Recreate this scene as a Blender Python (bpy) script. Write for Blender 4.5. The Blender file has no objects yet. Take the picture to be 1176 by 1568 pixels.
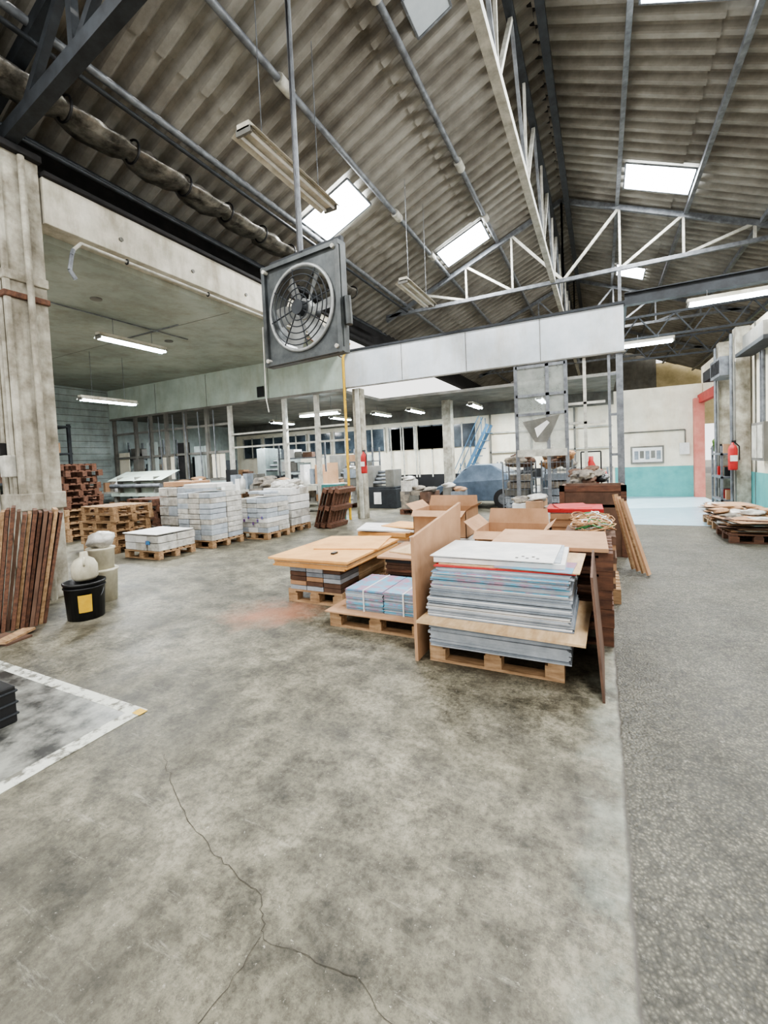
import bpy, math, random
from mathutils import Vector, Matrix
random.seed(7)
R=random.random
def U(a,b): return a+(b-a)*R()
def lin(c):
    o=[]
    for v in c:
        v/=255.0
        o.append(v/12.92 if v<=0.04045 else ((v+0.055)/1.055)**2.4)
    return (o[0],o[1],o[2],1.0)
# ---------------------------------------------------------------- materials
MATS={}
def mat(name,c1,c2=None,scale=3.0,rough=0.7,metal=0.0,bump=0.0,bscale=20.0,emit=0.0,lo=0.35,hi=0.65,alpha=None,stretch=None,dirt=0.0,dscale=1.7,dstretch=(1.6,1.6,0.35)):
    if name in MATS: return MATS[name]
    m=bpy.data.materials.new(name); m.use_nodes=True
    nt=m.node_tree; bs=nt.nodes['Principled BSDF']
    bs.inputs['Roughness'].default_value=rough
    bs.inputs['Metallic'].default_value=metal
    if c2 is None: c2=tuple(max(0,v*0.86) for v in c1)
    tc=nt.nodes.new('ShaderNodeTexCoord'); src=tc.outputs['Object']
    if stretch:
        mp=nt.nodes.new('ShaderNodeMapping'); mp.inputs['Scale'].default_value=stretch
        nt.links.new(src,mp.inputs[0]); src=mp.outputs[0]
    n=nt.nodes.new('ShaderNodeTexNoise'); n.inputs['Scale'].default_value=scale
    n.inputs['Detail'].default_value=6; n.inputs['Roughness'].default_value=0.65
    nt.links.new(src,n.inputs['Vector'])
    r=nt.nodes.new('ShaderNodeValToRGB')
    r.color_ramp.elements[0].position=lo; r.color_ramp.elements[1].position=hi
    r.color_ramp.elements[0].color=lin(c2); r.color_ramp.elements[1].color=lin(c1)
    nt.links.new(n.outputs['Fac'],r.inputs[0]); col=r.outputs[0]
    if dirt>0:
        n3=nt.nodes.new('ShaderNodeTexNoise'); n3.inputs['Scale'].default_value=dscale; n3.inputs['Detail'].default_value=8; n3.inputs['Roughness'].default_value=0.7
        mp3=nt.nodes.new('ShaderNodeMapping'); mp3.inputs['Scale'].default_value=dstretch; nt.links.new(tc.outputs['Object'],mp3.inputs[0]); nt.links.new(mp3.outputs[0],n3.inputs['Vector'])
        r3=nt.nodes.new('ShaderNodeValToRGB'); r3.color_ramp.elements[0].position=0.45; r3.color_ramp.elements[1].position=0.70
        r3.color_ramp.elements[0].color=(1,1,1,1); g=1-dirt; r3.color_ramp.elements[1].color=(g,g*0.94,g*0.86,1)
        nt.links.new(n3.outputs['Fac'],r3.inputs[0])
        x=nt.nodes.new('ShaderNodeMixRGB'); x.blend_type='MULTIPLY'; x.inputs[0].default_value=1
        nt.links.new(col,x.inputs[1]); nt.links.new(r3.outputs[0],x.inputs[2]); col=x.outputs[0]
    nt.links.new(col,bs.inputs['Base Color'])
    if bump>0:
        n2=nt.nodes.new('ShaderNodeTexNoise'); n2.inputs['Scale'].default_value=bscale; n2.inputs['Detail'].default_value=4
        nt.links.new(src,n2.inputs['Vector'])
        b=nt.nodes.new('ShaderNodeBump'); b.inputs['Strength'].default_value=bump; b.inputs['Distance'].default_value=0.02
        nt.links.new(n2.outputs['Fac'],b.inputs['Height']); nt.links.new(b.outputs[0],bs.inputs['Normal'])
    if emit>0:
        bs.inputs['Emission Color'].default_value=lin(c1); bs.inputs['Emission Strength'].default_value=emit
    if alpha is not None:
        bs.inputs['Alpha'].default_value=alpha
    MATS[name]=m; return m

def floor_material():
    m=bpy.data.materials.new('concrete_floor'); m.use_nodes=True; nt=m.node_tree; N=nt.nodes; L=nt.links
    bs=N['Principled BSDF']
    tc=N.new('ShaderNodeTexCoord'); O=tc.outputs['Object']
    def noise(s,d=6,r=0.6,dist=0.0):
        n=N.new('ShaderNodeTexNoise'); n.inputs['Scale'].default_value=s; n.inputs['Detail'].default_value=d
        n.inputs['Roughness'].default_value=r; n.inputs['Distortion'].default_value=dist; L.new(O,n.inputs['Vector']); return n.outputs['Fac']
    def ramp(f,stops):
        r=N.new('ShaderNodeValToRGB'); e=r.color_ramp.elements
        while len(e)<len(stops): e.new(0.5)
        for i,(p,c) in enumerate(stops):
            e[i].position=p; e[i].color=c if len(c)==4 else lin(c)
        L.new(f,r.inputs[0]); return r.outputs[0]
    def mix(f,a,b,mode='MIX'):
        x=N.new('ShaderNodeMixRGB'); x.blend_type=mode
        if isinstance(f,float): x.inputs[0].default_value=f
        else: L.new(f,x.inputs[0])
        for k,v in ((1,a),(2,b)):
            if isinstance(v,tuple): x.inputs[k].default_value=v
            else: L.new(v,x.inputs[k])
        return x.outputs[0]
    def scaled(f,k):
        dm=N.new('ShaderNodeMath'); dm.operation='MULTIPLY'; dm.inputs[1].default_value=k; L.new(f,dm.inputs[0]); return dm.outputs[0]
    W=(1,1,1,1);K=(0,0,0,1)
    base=ramp(noise(1.4,9,0.72,0.2),[(0.32,(82,79,69)),(0.47,(126,122,107)),(0.64,(160,155,138))])
    med=ramp(noise(5.5,8,0.75),[(0.36,(132,129,122)),(0.5,(218,216,210)),(0.60,(252,251,248))])
    base=mix(0.9,base,med,'MULTIPLY')
    fine=ramp(noise(28,6,0.85),[(0.40,(150,148,142)),(0.56,(250,250,248))])
    base=mix(0.75,base,fine,'MULTIPLY')
    base=mix(scaled(ramp(noise(45,4,0.8),[(0.63,K),(0.70,W)]),0.7),base,lin((188,184,170)))
    dark=ramp(noise(0.6,7,0.68,0.8),[(0.48,K),(0.66,W)])
    base=mix(scaled(dark,0.6),base,lin((68,65,57)))
    mp=N.new('ShaderNodeMapping'); mp.inputs['Scale'].default_value=(1.0,7,1); mp.inputs['Rotation'].default_value=(0,0,0.9); L.new(O,mp.inputs[0])
    sn=N.new('ShaderNodeTexNoise'); sn.inputs['Scale'].default_value=2.5; sn.inputs['Detail'].default_value=8; sn.inputs['Roughness'].default_value=0.8; L.new(mp.outputs[0],sn.inputs['Vector'])
    base=mix(scaled(ramp(sn.outputs['Fac'],[(0.58,K),(0.68,W)]),0.35),base,lin((176,172,158)))
    def spot(cx,cy,rad,soft):
        v=N.new('ShaderNodeVectorMath'); v.operation='DISTANCE'; v.inputs[1].default_value=(cx,cy,0)
        L.new(O,v.inputs[0])
        a=N.new('ShaderNodeMath'); a.operation='MULTIPLY_ADD'; L.new(noise(4,6),a.inputs[0]); a.inputs[1].default_value=0.8; L.new(v.outputs['Value'],a.inputs[2])
        mr=N.new('ShaderNodeMapRange'); L.new(a.outputs[0],mr.inputs[0]); mr.inputs[1].default_value=rad+0.4; mr.inputs[2].default_value=rad+0.4+soft
        mr.inputs[3].default_value=0.45; mr.inputs[4].default_value=0.0; return mr.outputs[0]
    base=mix(spot(-3.1,3.35,0.02,0.5),base,lin((190,128,96)))
    base=mix(spot(-2.85,3.5,0.0,0.4),base,lin((190,128,96)))
    vor=N.new('ShaderNodeTexVoronoi'); vor.inputs['Scale'].default_value=75; L.new(O,vor.inputs['Vector'])
    spk=ramp(vor.outputs['Distance'],[(0.12,(172,168,154)),(0.35,(128,125,113)),(0.7,(96,94,84))])
    asp=mix(0.75,spk,ramp(noise(1.6,8,0.7),[(0.3,(132,130,124)),(0.7,(240,238,232))]),'MULTIPLY')
    asp=mix(0.8,asp,ramp(noise(16,7,0.8),[(0.37,(125,123,117)),(0.6,(255,255,252))]),'MULTIPLY')
    asp=mix(scaled(ramp(noise(20,5,0.8),[(0.60,K),(0.68,W)]),0.5),asp,lin((176,173,160)))
    sx=N.new('ShaderNodeSeparateXYZ'); L.new(O,sx.inputs[0])
    def edge(x0,amp,sc,w=0.012):
        a=N.new('ShaderNodeMath'); a.operation='MULTIPLY_ADD'; L.new(noise(sc,6,0.7),a.inputs[0]); a.inputs[1].default_value=amp; L.new(sx.outputs['X'],a.inputs[2])
        mr=N.new('ShaderNodeMapRange'); L.new(a.outputs[0],mr.inputs[0]); mr.inputs[1].default_value=x0+amp/2; mr.inputs[2].default_value=x0+amp/2+w; return mr.outputs[0]
    strip=mix(scaled(ramp(noise(4,7,0.75),[(0.42,K),(0.64,W)]),0.5),base,lin((160,166,152)))
    col=mix(edge(-0.13,0.22,3,0.08),base,strip)
    col=mix(edge(0.052,0.05,5),col,lin((82,78,70)))
    col=mix(edge(0.065,0.04,5),col,asp)
    L.new(col,bs.inputs['Base Color'])
    rr=N.new('ShaderNodeMapRange'); L.new(noise(2.2,5),rr.inputs[0]); rr.inputs[3].default_value=0.34; rr.inputs[4].default_value=0.75
    L.new(rr.outputs[0],bs.inputs['Roughness'])
    am=edge(0.065,0.04,5)
    hs=N.new('ShaderNodeMath'); hs.operation='MULTIPLY'; L.new(am,hs.inputs[0]); L.new(vor.outputs['Distance'],hs.inputs[1])
    h2=N.new('ShaderNodeMath'); h2.operation='MULTIPLY_ADD'; L.new(noise(30,5,0.7),h2.inputs[0]); h2.inputs[1].default_value=0.35; L.new(hs.outputs[0],h2.inputs[2])
    b=N.new('ShaderNodeBump'); b.inputs['Strength'].default_value=0.4; b.inputs['Distance'].default_value=0.015
    L.new(h2.outputs[0],b.inputs['Height']); L.new(b.outputs[0],bs.inputs['Normal'])
    return m

M_floor=floor_material()
M_roofL=mat('corrugated_cement',(148,145,137),(124,120,112),scale=2.5,rough=0.9,bump=0.15,bscale=30,stretch=(0.7,1,0.7),dirt=0.55,dscale=0.5,dstretch=(1,1,1))
M_sky=mat('translucent_skylight',(240,248,255),(235,245,255),rough=0.5,emit=30)
M_sky2=mat('dim_skylight',(150,156,158),(130,136,140),rough=0.5,emit=0.6)  # greyer skylight panel with a weaker glow
M_steelW=mat('painted_steel_white',(196,194,184),(150,148,138),scale=6,rough=0.6)
M_steelG=mat('steel_grey',(128,132,136),(88,90,94),scale=6,rough=0.5,metal=0.3)
M_steelD=mat('steel_dark',(48,52,56),(28,30,33),scale=5,rough=0.6,metal=0.2)
M_white=mat('white_paint',(208,203,190),(170,166,150),scale=2.5,rough=0.75,bump=0.1,dirt=0.4)
M_colp=mat('column_paint',(188,184,170),(126,120,106),scale=4,rough=0.8,bump=0.25,bscale=10,dirt=0.5)
M_ceil=mat('ceiling_paint',(170,176,166),(142,148,138),scale=0.7,rough=0.9,dirt=0.2)
M_fasG=mat('fascia_green_grey',(186,200,190),(164,176,166),scale=1.5,rough=0.8,dirt=0.15)
M_fasW=mat('fascia_pale_blue',(204,210,216),(178,186,192),scale=1.5,rough=0.7,dirt=0.12)
M_dark=mat('dark_cladding',(40,38,38),(20,20,22),scale=3,rough=0.9)
M_grey=mat('grey_paint',(126,124,118),(95,95,90),scale=2,rough=0.8,dirt=0.2)
M_wallw=mat('white_wall',(238,232,214),(216,210,192),scale=2,rough=0.85,dirt=0.12)
M_teal=mat('teal_dado',(98,172,168),(80,150,148),scale=2,rough=0.7)
M_glassd=mat('dark_glass',(74,84,92),(34,40,46),scale=1.5,rough=0.12)
M_wood=mat('pallet_wood',(186,154,118),(136,106,76),scale=5,rough=0.8,stretch=(1,6,6),dirt=0.4)
M_woodB=mat('brown_wood',(116,80,60),(72,50,40),scale=5,rough=0.8,stretch=(1,6,6),dirt=0.3)
M_ply=mat('plywood_light',(206,178,142),(178,148,110),scale=4,rough=0.7,stretch=(5,1,5),dirt=0.2)
M_orange=mat('orange_board',(226,176,112),(206,150,90),scale=3,rough=0.7,dirt=0.15)
M_card=mat('cardboard',(186,150,118),(162,126,96),scale=2,rough=0.85,dirt=0.2)
M_cardd=mat('cardboard_dark',(112,86,70),(78,58,47),scale=3,rough=0.85,dirt=0.2)
M_paper=mat('paper_grey',(178,184,190),(148,155,162),scale=8,rough=0.6)
M_paper2=mat('paper_white',(226,224,220),(200,200,198),scale=6,rough=0.6)
M_paper3=mat('paper_slate',(138,146,154),(110,118,126),scale=8,rough=0.6)
M_red=mat('red_paint',(186,42,40),(150,30,30),rough=0.5)
M_blue=mat('blue_print',(60,130,180),(110,60,120),scale=9,rough=0.5,lo=0.45,hi=0.55)
M_print=mat('magazine_print',(90,160,186),(160,120,140),scale=9,rough=0.35,lo=0.42,hi=0.58)
M_black=mat('black_plastic',(26,26,28),(16,16,18),rough=0.4)
M_yellow=mat('yellow_paint',(214,176,60),(190,150,40),scale=5,rough=0.6)
M_wrap=mat('stretch_wrapped_paper',(212,210,204),(156,154,148),scale=9,rough=0.35,bump=0.7,bscale=14,dirt=0.2)
M_foil=mat('foil_insulation',(150,146,138),(62,60,56),scale=5,rough=0.35,metal=0.55,bump=1.0,bscale=8,dirt=0.4)
M_tube=mat('fluorescent_tube_lit',(225,245,255),(225,245,255),emit=40)
M_fan=mat('fan_grey_metal',(92,96,96),(62,66,68),scale=5,rough=0.45,metal=0.4,dirt=0.35)
M_fanl=mat('fan_blade',(170,172,170),(130,132,130),scale=5,rough=0.4,metal=0.3)
M_lineW=mat('floor_line_paint',(196,197,186),(104,102,92),scale=11,rough=0.7,lo=0.40,hi=0.52,bump=0.3)
M_slab=mat('floor_patch',(144,144,136),(44,44,42),scale=3.6,rough=0.35,lo=0.38,hi=0.60)
M_crack=mat('crack_dark',(70,66,58),(60,56,48),rough=0.95)
M_bluef=mat('floor_blue_paint',(170,194,206),(150,178,192),scale=3,rough=0.3)
M_stair=mat('blue_steel',(64,100,128),(46,80,106),rough=0.5)
M_cream=mat('cream_plastic',(200,196,176),(174,168,148),scale=8,rough=0.45,dirt=0.35)
M_mesh=mat('frosted_sheet',(176,180,174),(140,146,140),scale=4,rough=0.3,alpha=0.5)
M_leaf=mat('foliage',(130,180,90),(60,100,40),scale=3,rough=0.8,bump=0.8,bscale=6)
M_cloth=mat('cloth_mixed',(156,146,130),(84,82,80),scale=6,rough=0.95,bump=0.6,bscale=12)
M_straw=mat('twine',(200,160,118),(140,98,66),scale=12,rough=0.9)
M_green=mat('green_twine',(70,150,90),(40,110,60),rough=0.8)
M_pink=mat('terracotta_paint',(210,140,124),(190,112,100),rough=0.7)
M_block=mat('block_wall',(176,188,186),(146,156,154),scale=2,rough=0.9,bump=0.2,dirt=0.25)
M_yel2=mat('warm_cladding',(206,190,150),(176,160,120),scale=2,rough=0.9)
M_tealm=mat('teal_metal',(60,120,116),(44,92,90),rough=0.6)
M_car=mat('car_paint_blue_grey',(110,126,144),(84,98,114),rough=0.3,metal=0.3)

# ---------------------------------------------------------------- mesh builder
class B:
    def __init__(s,name): s.n=name; s.v=[]; s.f=[]; s.m=[]; s.sm=[]; s.mats=[]
    def mi(s,m):
        if m not in s.mats: s.mats.append(m)
        return s.mats.index(m)
    def add(s,vs,fs,m,smooth=False,T=None):
        o=len(s.v)
        for p in vs:
            p=Vector(p)
            if T is not None: p=T@p
            s.v.append(p)
        k=s.mi(m)
        for f in fs: s.f.append([i+o for i in f]); s.m.append(k); s.sm.append(smooth)
    def box(s,x0,x1,y0,y1,z0,z1,m,T=None):
        vs=[(x,y,z) for z in (z0,z1) for y in (y0,y1) for x in (x0,x1)]
        s.add(vs,[(0,2,3,1),(4,5,7,6),(0,1,5,4),(2,6,7,3),(0,4,6,2),(1,3,7,5)],m,False,T)
    def cbox(s,c,sz,m,rz=0,rx=0,ry=0):
        T=Matrix.Translation(c)@Matrix.Rotation(rz,4,'Z')@Matrix.Rotation(ry,4,'Y')@Matrix.Rotation(rx,4,'X')
        a,b,d=sz[0]/2,sz[1]/2,sz[2]/2
        s.box(-a,a,-b,b,-d,d,m,T)
    def bar(s,p,q,w,h,m):
        p=Vector(p);q=Vector(q);d=q-p;l=d.length
        if l<1e-6: return
        d.normalize(); up=Vector((0,0,1))
        if abs(d.z)>0.98: up=Vector((0,1,0))
        x=d.cross(up).normalized(); z=x.cross(d)
        T=Matrix(((x.x,d.x,z.x,p.x),(x.y,d.y,z.y,p.y),(x.z,d.z,z.z,p.z),(0,0,0,1)))
        s.box(-w/2,w/2,0,l,-h/2,h/2,m,T)
    def cyl(s,p,q,r,m,seg=12,r2=None,cap=True):
        p=Vector(p);q=Vector(q);d=(q-p); 
        if d.length<1e-6: return
        d.normalize(); up=Vector((0,0,1)) if abs(d.z)<0.9 else Vector((1,0,0))
        x=d.cross(up).normalized(); y=d.cross(x)
        r2=r if r2 is None else r2
        vs=[p+(x*math.cos(t)+y*math.sin(t))*r for t in [2*math.pi*i/seg for i in range(seg)]]
        vs+=[q+(x*math.cos(t)+y*math.sin(t))*r2 for t in [2*math.pi*i/seg for i in range(seg)]]
        s.add(vs,[(i,(i+1)%seg,(i+1)%seg+seg,i+seg) for i in range(seg)],m,True)
        if cap: s.add(vs,[tuple(range(seg))[::-1],tuple(range(seg,2*seg))],m)
    def tube(s,pts,r,m,seg=8):
        for a,b in zip(pts[:-1],pts[1:]): s.cyl(a,b,r,m,seg)
    def ring(s,c,ax,R_,r,m,n=32,k=6,a0=0,a1=2*math.pi):
        c=Vector(c); ax=Vector(ax).normalized(); up=Vector((0,0,1)) if abs(ax.z)<0.9 else Vector((1,0,0))
        x=ax.cross(up).normalized(); y=ax.cross(x); vs=[];full=abs(a1-a0-2*math.pi)<1e-4
        nn=n if full else n+1
        for i in range(nn):
            t=a0+(a1-a0)*i/n; rad=x*math.cos(t)+y*math.sin(t)
            for j in range(k):
                u=2*math.pi*j/k; vs.append(c+rad*(R_+r*math.cos(u))+ax*(r*math.sin(u)))
        fs=[]
        for i in range(n):
            i2=(i+1)%nn
            for j in range(k): fs.append((i*k+j,i*k+(j+1)%k,i2*k+(j+1)%k,i2*k+j))
        s.add(vs,fs,m,True)
    def lathe(s,c,prof,m,seg=24):
        vs=[];fs=[]
        for r,z in prof:
            for i in range(seg):
                t=2*math.pi*i/seg; vs.append((c[0]+r*math.cos(t),c[1]+r*math.sin(t),c[2]+z))
        for a in range(len(prof)-1):
            for i in range(seg): fs.append((a*seg+i,a*seg+(i+1)%seg,(a+1)*seg+(i+1)%seg,(a+1)*seg+i))
        s.add(vs,fs,m,True)
    def blob(s,c,rad,m,j=0.15,n=10,k=14):
        vs=[];fs=[];sd=U(0,50)
        for a in range(n+1):
            ph=math.pi*a/n
            for b_ in range(k):
                t=2*math.pi*b_/k; q=1+j*(math.sin(3*t+sd+2*ph)+math.sin(5*ph+sd*2+2*t))*math.sin(ph)
                vs.append((c[0]+rad[0]*q*math.sin(ph)*math.cos(t),c[1]+rad[1]*q*math.sin(ph)*math.sin(t),c[2]+rad[2]*q*math.cos(ph)))
        for a in range(n):
            for b_ in range(k): fs.append((a*k+b_,(a+1)*k+b_,(a+1)*k+(b_+1)%k,a*k+(b_+1)%k))
        s.add(vs,fs,m,True)
    def done(s,bevel=0):
        me=bpy.data.meshes.new(s.n); me.from_pydata([tuple(v) for v in s.v],[],s.f)
        for m in s.mats: me.materials.append(m)
        me.polygons.foreach_set('material_index',s.m); me.polygons.foreach_set('use_smooth',s.sm)
        me.update()
        ob=bpy.data.objects.new(s.n,me); bpy.context.scene.collection.objects.link(ob)
        if bevel>0:
            b=ob.modifiers.new('bevel','BEVEL'); b.width=bevel; b.segments=2; b.limit_method='ANGLE'
        return ob

RX=-0.8; RZ=8.3; SL=0.42
def rz(x): return RZ-SL*abs(x-RX)
# ---------------------------------------------------------------- shell
o=B('floor'); o.add([(-17,-4,0),(30,-4,0),(30,60,0),(-17,60,0)],[(0,1,2,3)],M_floor); o.done()

def corr(o,xa,xb,y0,y1,m,per=0.33,amp=0.06,dz=0.0,rows=3):
    prof=[(0.0,-1),(0.30,-1),(0.40,-0.6),(0.50,0.6),(0.60,1),(0.80,1),(0.88,0.6),(0.95,-0.6)]
    n=int((y1-y0)/per)
    for k in range(rows):
        x0=xa+(xb-xa)*k/rows; x1=xa+(xb-xa)*(k+1.03)/rows
        vs=[]
        for i in range(n):
            for (f,h) in prof:
                y=y0+(i+f)*per
                vs.append((x0,y,rz(x0)+amp*h+dz)); vs.append((x1,y,rz(x1)+amp*h+dz-0.03))
        o.add(vs,[(2*i,2*i+1,2*i+3,2*i+2) for i in range(n*len(prof)-1)],m,False)
o=B('ceiling_roof')
corr(o,RX,-6.6,-1.5,30.2,M_roofL); corr(o,RX,6.2,-1.5,30.2,M_roofL,per=0.30)
o.bar((RX,-1.5,RZ+0.05),(RX,30,RZ+0.05),0.5,0.05,M_dark)
o.done()
sk=[(-5.25,-4.15,7.3,8.25,1),(-3.8,-2.6,11.3,12.3,1),(-2.25,-1.75,5.65,6.25,0),(0.6,1.85,5.6,7.3,1),(0.6,1.85,11.0,12.0,1),(0.6,1.4,16.6,17.6,1),
    (-5.2,-4.05,-0.6,0.6,1),(0.6,1.85,0.2,1.5,1),(3.2,4.2,6.5,7.5,1)]  # extra skylights out of view, added to bring in more daylight
for i,(a,b_,c,d,q_) in enumerate(sk):
    o=B('window_%d'%(i+1)); dz=-0.09
    vs=[(a,c,rz(a)+dz),(b_,c,rz(b_)+dz),(b_,d,rz(b_)+dz),(a,d,rz(a)+dz)]
    o.add(vs,[(0,1,2,3)],M_sky if q_ else M_sky2)
    for p,q in ((0,1),(1,2),(2,3),(3,0)): o.bar(vs[p],vs[q],0.03,0.03,M_steelG)
    o.done()

# purlins
o=B('trim_1')
for x in (-5.3,-3.9,-2.47): o.cyl((x,-1.5,rz(x)-0.14),(x,30,rz(x)-0.14),0.05,M_steelG,10)
for x in (0.48,1.9,3.3,4.7): o.bar((x,-1.5,rz(x)-0.14),(x,30,rz(x)-0.14),0.08,0.1,M_steelG)
for y in (5.2,9.0,11.2):
    for x in (-3.9,-2.47): o.cyl((x,y-0.14,rz(x)-0.14),(x,y+0.14,rz(x)-0.14),0.085,M_steelW,10)
o.done()

def truss(name,Y,m,mw,xl=-6.0,xr=4.5,zb=6.05,n=8,w=0.08,mt=None):
    o=B(name); mt=mt or m
    o.bar((xl,Y,zb),(xr,Y,zb),w,w*1.1,m)
    o.bar((xl,Y,rz(xl)-0.2),(RX,Y,RZ-0.2),w,w*1.4,mt); o.bar((xr,Y,rz(xr)-0.2),(RX,Y,RZ-0.2),w,w*1.4,mt)
    def half(xe):
        for i in range(n//2):
            a=xe+(RX-xe)*i/(n/2); b=xe+(RX-xe)*(i+1)/(n/2)
            o.bar((b,Y,zb),(b,Y,rz(b)-0.2),w*.6,w*.6,mw)
            if i>0: o.bar((a,Y,rz(a)-0.2),(b,Y,zb),w*.75,w*.75,mw)
    half(xl); half(xr)
    return o.done()
o=B('roof_truss')
Y=2.75
o.bar((-6.1,Y,5.35),(-0.8,Y,6.35),0.13,0.16,M_steelD); o.bar((-0.8,Y,6.35),(4.6,Y,5.6),0.13,0.16,M_steelD)
o.bar((-6.3,Y,rz(-6.3)-0.2),(RX,Y,RZ-0.2),0.12,0.14,M_steelD); o.bar((4.6,Y,rz(4.6)-0.2),(RX,Y,RZ-0.2),0.12,0.14,M_steelD)
for xa,xb_ in ((-5.6,-4.6),(-4.6,-4.6),(-4.6,-3.2),(-3.2,-3.2),(-3.2,-1.8),(1.0,1.0),(2.8,2.8)):
    o.bar((xa,Y,5.35+(xa+6.1)*0.189 if xa<-0.8 else 6.1),(xb_,Y,rz(xb_)-0.2),0.08,0.08,M_steelD)
o.done()
truss('roof_truss',12.7,M_steelG,M_steelW,w=0.085,mt=M_steelG)
truss('roof_truss',18.6,M_steelG,M_steelG)
truss('roof_truss',24.5,M_steelG,M_steelG)
o=B('ridge_girder')
xx=-1.05
o.bar((xx,-1.5,6.1),(xx,29.9,6.1),0.12,0.13,M_steelW); o.bar((xx,-1.5,RZ-0.42),(xx,29.9,RZ-0.42),0.12,0.12,M_steelD)
o.bar((xx+0.4,-1.5,RZ-0.4),(xx+0.4,29.9,RZ-0.4),0.12,0.16,M_steelD)
y=-1.5
while y<29:
    o.bar((xx,y,6.1),(xx,y+1.2,RZ-0.42),0.06,0.06,M_steelW); o.bar((xx,y+1.2,RZ-0.42),(xx,y+2.4,6.1),0.05,0.05,M_steelG)
    o.bar((xx,y,6.1),(xx,y,RZ-0.42),0.045,0.045,M_steelW); y+=2.4
o.done()

# left concrete beam, dark band above, bay ceiling
o=B('trim_2'); o.box(-6.25,-5.95,3.06,9.8,4.55,5.1,M_white); o.box(-6.3,-5.9,3.06,9.8,5.1,5.16,M_dark); o.box(-6.25,-5.95,-1,2.6,4.55,5.1,M_white)
for k in range(5): o.cyl((-5.93,4+1.2*k,4.75),(-5.95,4+1.2*k,4.75),0.03,M_grey,8)
o.done(0.01)
o=B('wall_left'); o.box(-6.7,-6.5,-1,30,5.18,5.85,M_dark)
o.box(-16.2,-16.0,-1,16,0,4.55,M_block)
for k in range(20): o.box(-16.01,-15.985,-1,9.8,0.22*k+0.2,0.22*k+0.215,M_grey)
o.done()
o=B('ceiling'); o.box(-16.1,-6.24,-1.5,9.86,4.46,4.56,M_ceil)
for y in (2.9,6.3): o.box(-16,-6.3,y-0.005,y+0.005,4.455,4.459,M_grey)
for (x,y) in ((-7.6,4.6),(-8.8,6.9),(-10,4.4)): o.cyl((x,y,4.44),(x,y,4.46),0.09,M_grey,16)
o.cyl((-8.3,4.2,4.43),(-8.3,7,4.43),0.012,M_steelG,6); o.cyl((-9.7,6.2,4.43),(-7.6,6.2,4.43),0.012,M_steelG,6)
o.done()
o=B('ceiling_rear'); o.box(-16.1,0.4,12.6,16.05,3.42,3.5,M_grey); o.box(-16.1,-6.3,9.96,12.6,3.42,3.5,M_grey); o.done()

# fascia wall
o=B('trim_3')
o.box(-15.98,-5.95,9.84,9.96,3.4,4.5,M_fasG)
o.box(-5.95,0.45,9.84,9.94,3.44,4.34,M_fasW)
o.bar((-5.9,9.83,4.37),(0.47,9.83,4.37),0.06,0.05,M_steelD)
o.bar((-5.9,9.83,3.43),(0.47,9.83,3.43),0.05,0.03,M_grey)
for x in (-4.3,-2.7,-1.1): o.box(x-0.006,x+0.006,9.832,9.84,3.46,4.33,M_grey)
for x in (-8.5,-11,-13.4): o.box(x-0.006,x+0.006,9.832,9.84,3.42,4.43,M_grey)
o.bar((-15.9,9.82,3.4),(-5.9,9.82,3.4),0.06,0.06,M_grey)
o.box(-8.9,-8.65,9.8,9.83,3.5,3.8,M_black)
o.done()

o=B('glazed_partition')
for x in (-15.8,-14.6,-13.8,-13.0,-12.1,-11.1): o.box(x-0.05,x+0.05,9.84,9.94,0,3.4,M_grey)
for x in (-10.1,-8.0,-6.9): o.box(x-0.06,x+0.06,9.84,9.94,0,3.4,M_steelW)
for z in (1.15,2.0,2.85): o.box(-15.9,-10.1,9.86,9.92,z-0.035,z+0.035,M_grey)
for z in (2.1,2.5): o.box(-10.1,-5.9,9.86,9.92,z-0.025,z+0.025,M_steelW)
o.box(-15.9,-10.1,9.87,9.91,0,1.12,M_block)
for k in range(7):
    x=-15.7+0.78*k; o.box(x,x+0.55,9.93,9.96,1.2,U(1.9,2.8),[M_wallw,M_grey,M_block,M_wallw,M_dark,M_block,M_wallw][k])
for k in range(6):
    x=-13.8+0.62*k; o.cyl((x,9.8,1.2),(x+U(-.1,.1),9.8,3.3),0.02,M_steelG,6)
o.done()
o=B('doorway_post'); o.box(0.30,0.42,9.84,9.94,0,3.42,M_steelG); o.box(0.15,0.2,9.84,9.92,0,3.42,M_steelG)
for z in (0.6,1.4,2.2,3.0): o.box(0.2,0.3,9.86,9.9,z,z+0.05,M_steelG)
o.box(0.36,0.42,9.84,9.9,4.34,5.0,M_steelG)
o.done()
o=B('frosted_screen')
for x in (-1.62,-0.98,-0.62): o.box(x-0.035,x+0.035,9.78,9.83,0.0,3.40,M_steelG)
for z in (1.55,2.35,2.75,3.36): o.box(-1.62,-0.62,9.78,9.83,z-0.03,z+0.03,M_steelG)
o.box(-1.6,-0.64,9.80,9.81,1.58,3.38,M_mesh)
o.add([(-1.5,9.77,2.2),(-0.75,9.77,2.3),(-1.0,9.77,1.75),(-1.25,9.77,1.75)],[(0,1,2,3)],M_grey)
o.add([(-1.25,9.765,2.05),(-1.0,9.765,2.2),(-0.95,9.765,2.15),(-1.2,9.765,1.85)],[(0,1,2,3)],M_paper2)
o.box(-1.62,-0.62,9.76,9.83,1.45,1.6,M_steelW)
for z in (2.1,2.5): o.box(-0.6,0.1,9.86,9.9,z-0.025,z+0.025,M_steelW)
o.box(-0.3,-0.24,9.86,9.9,0,3.42,M_steelW)
o.done()

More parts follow.
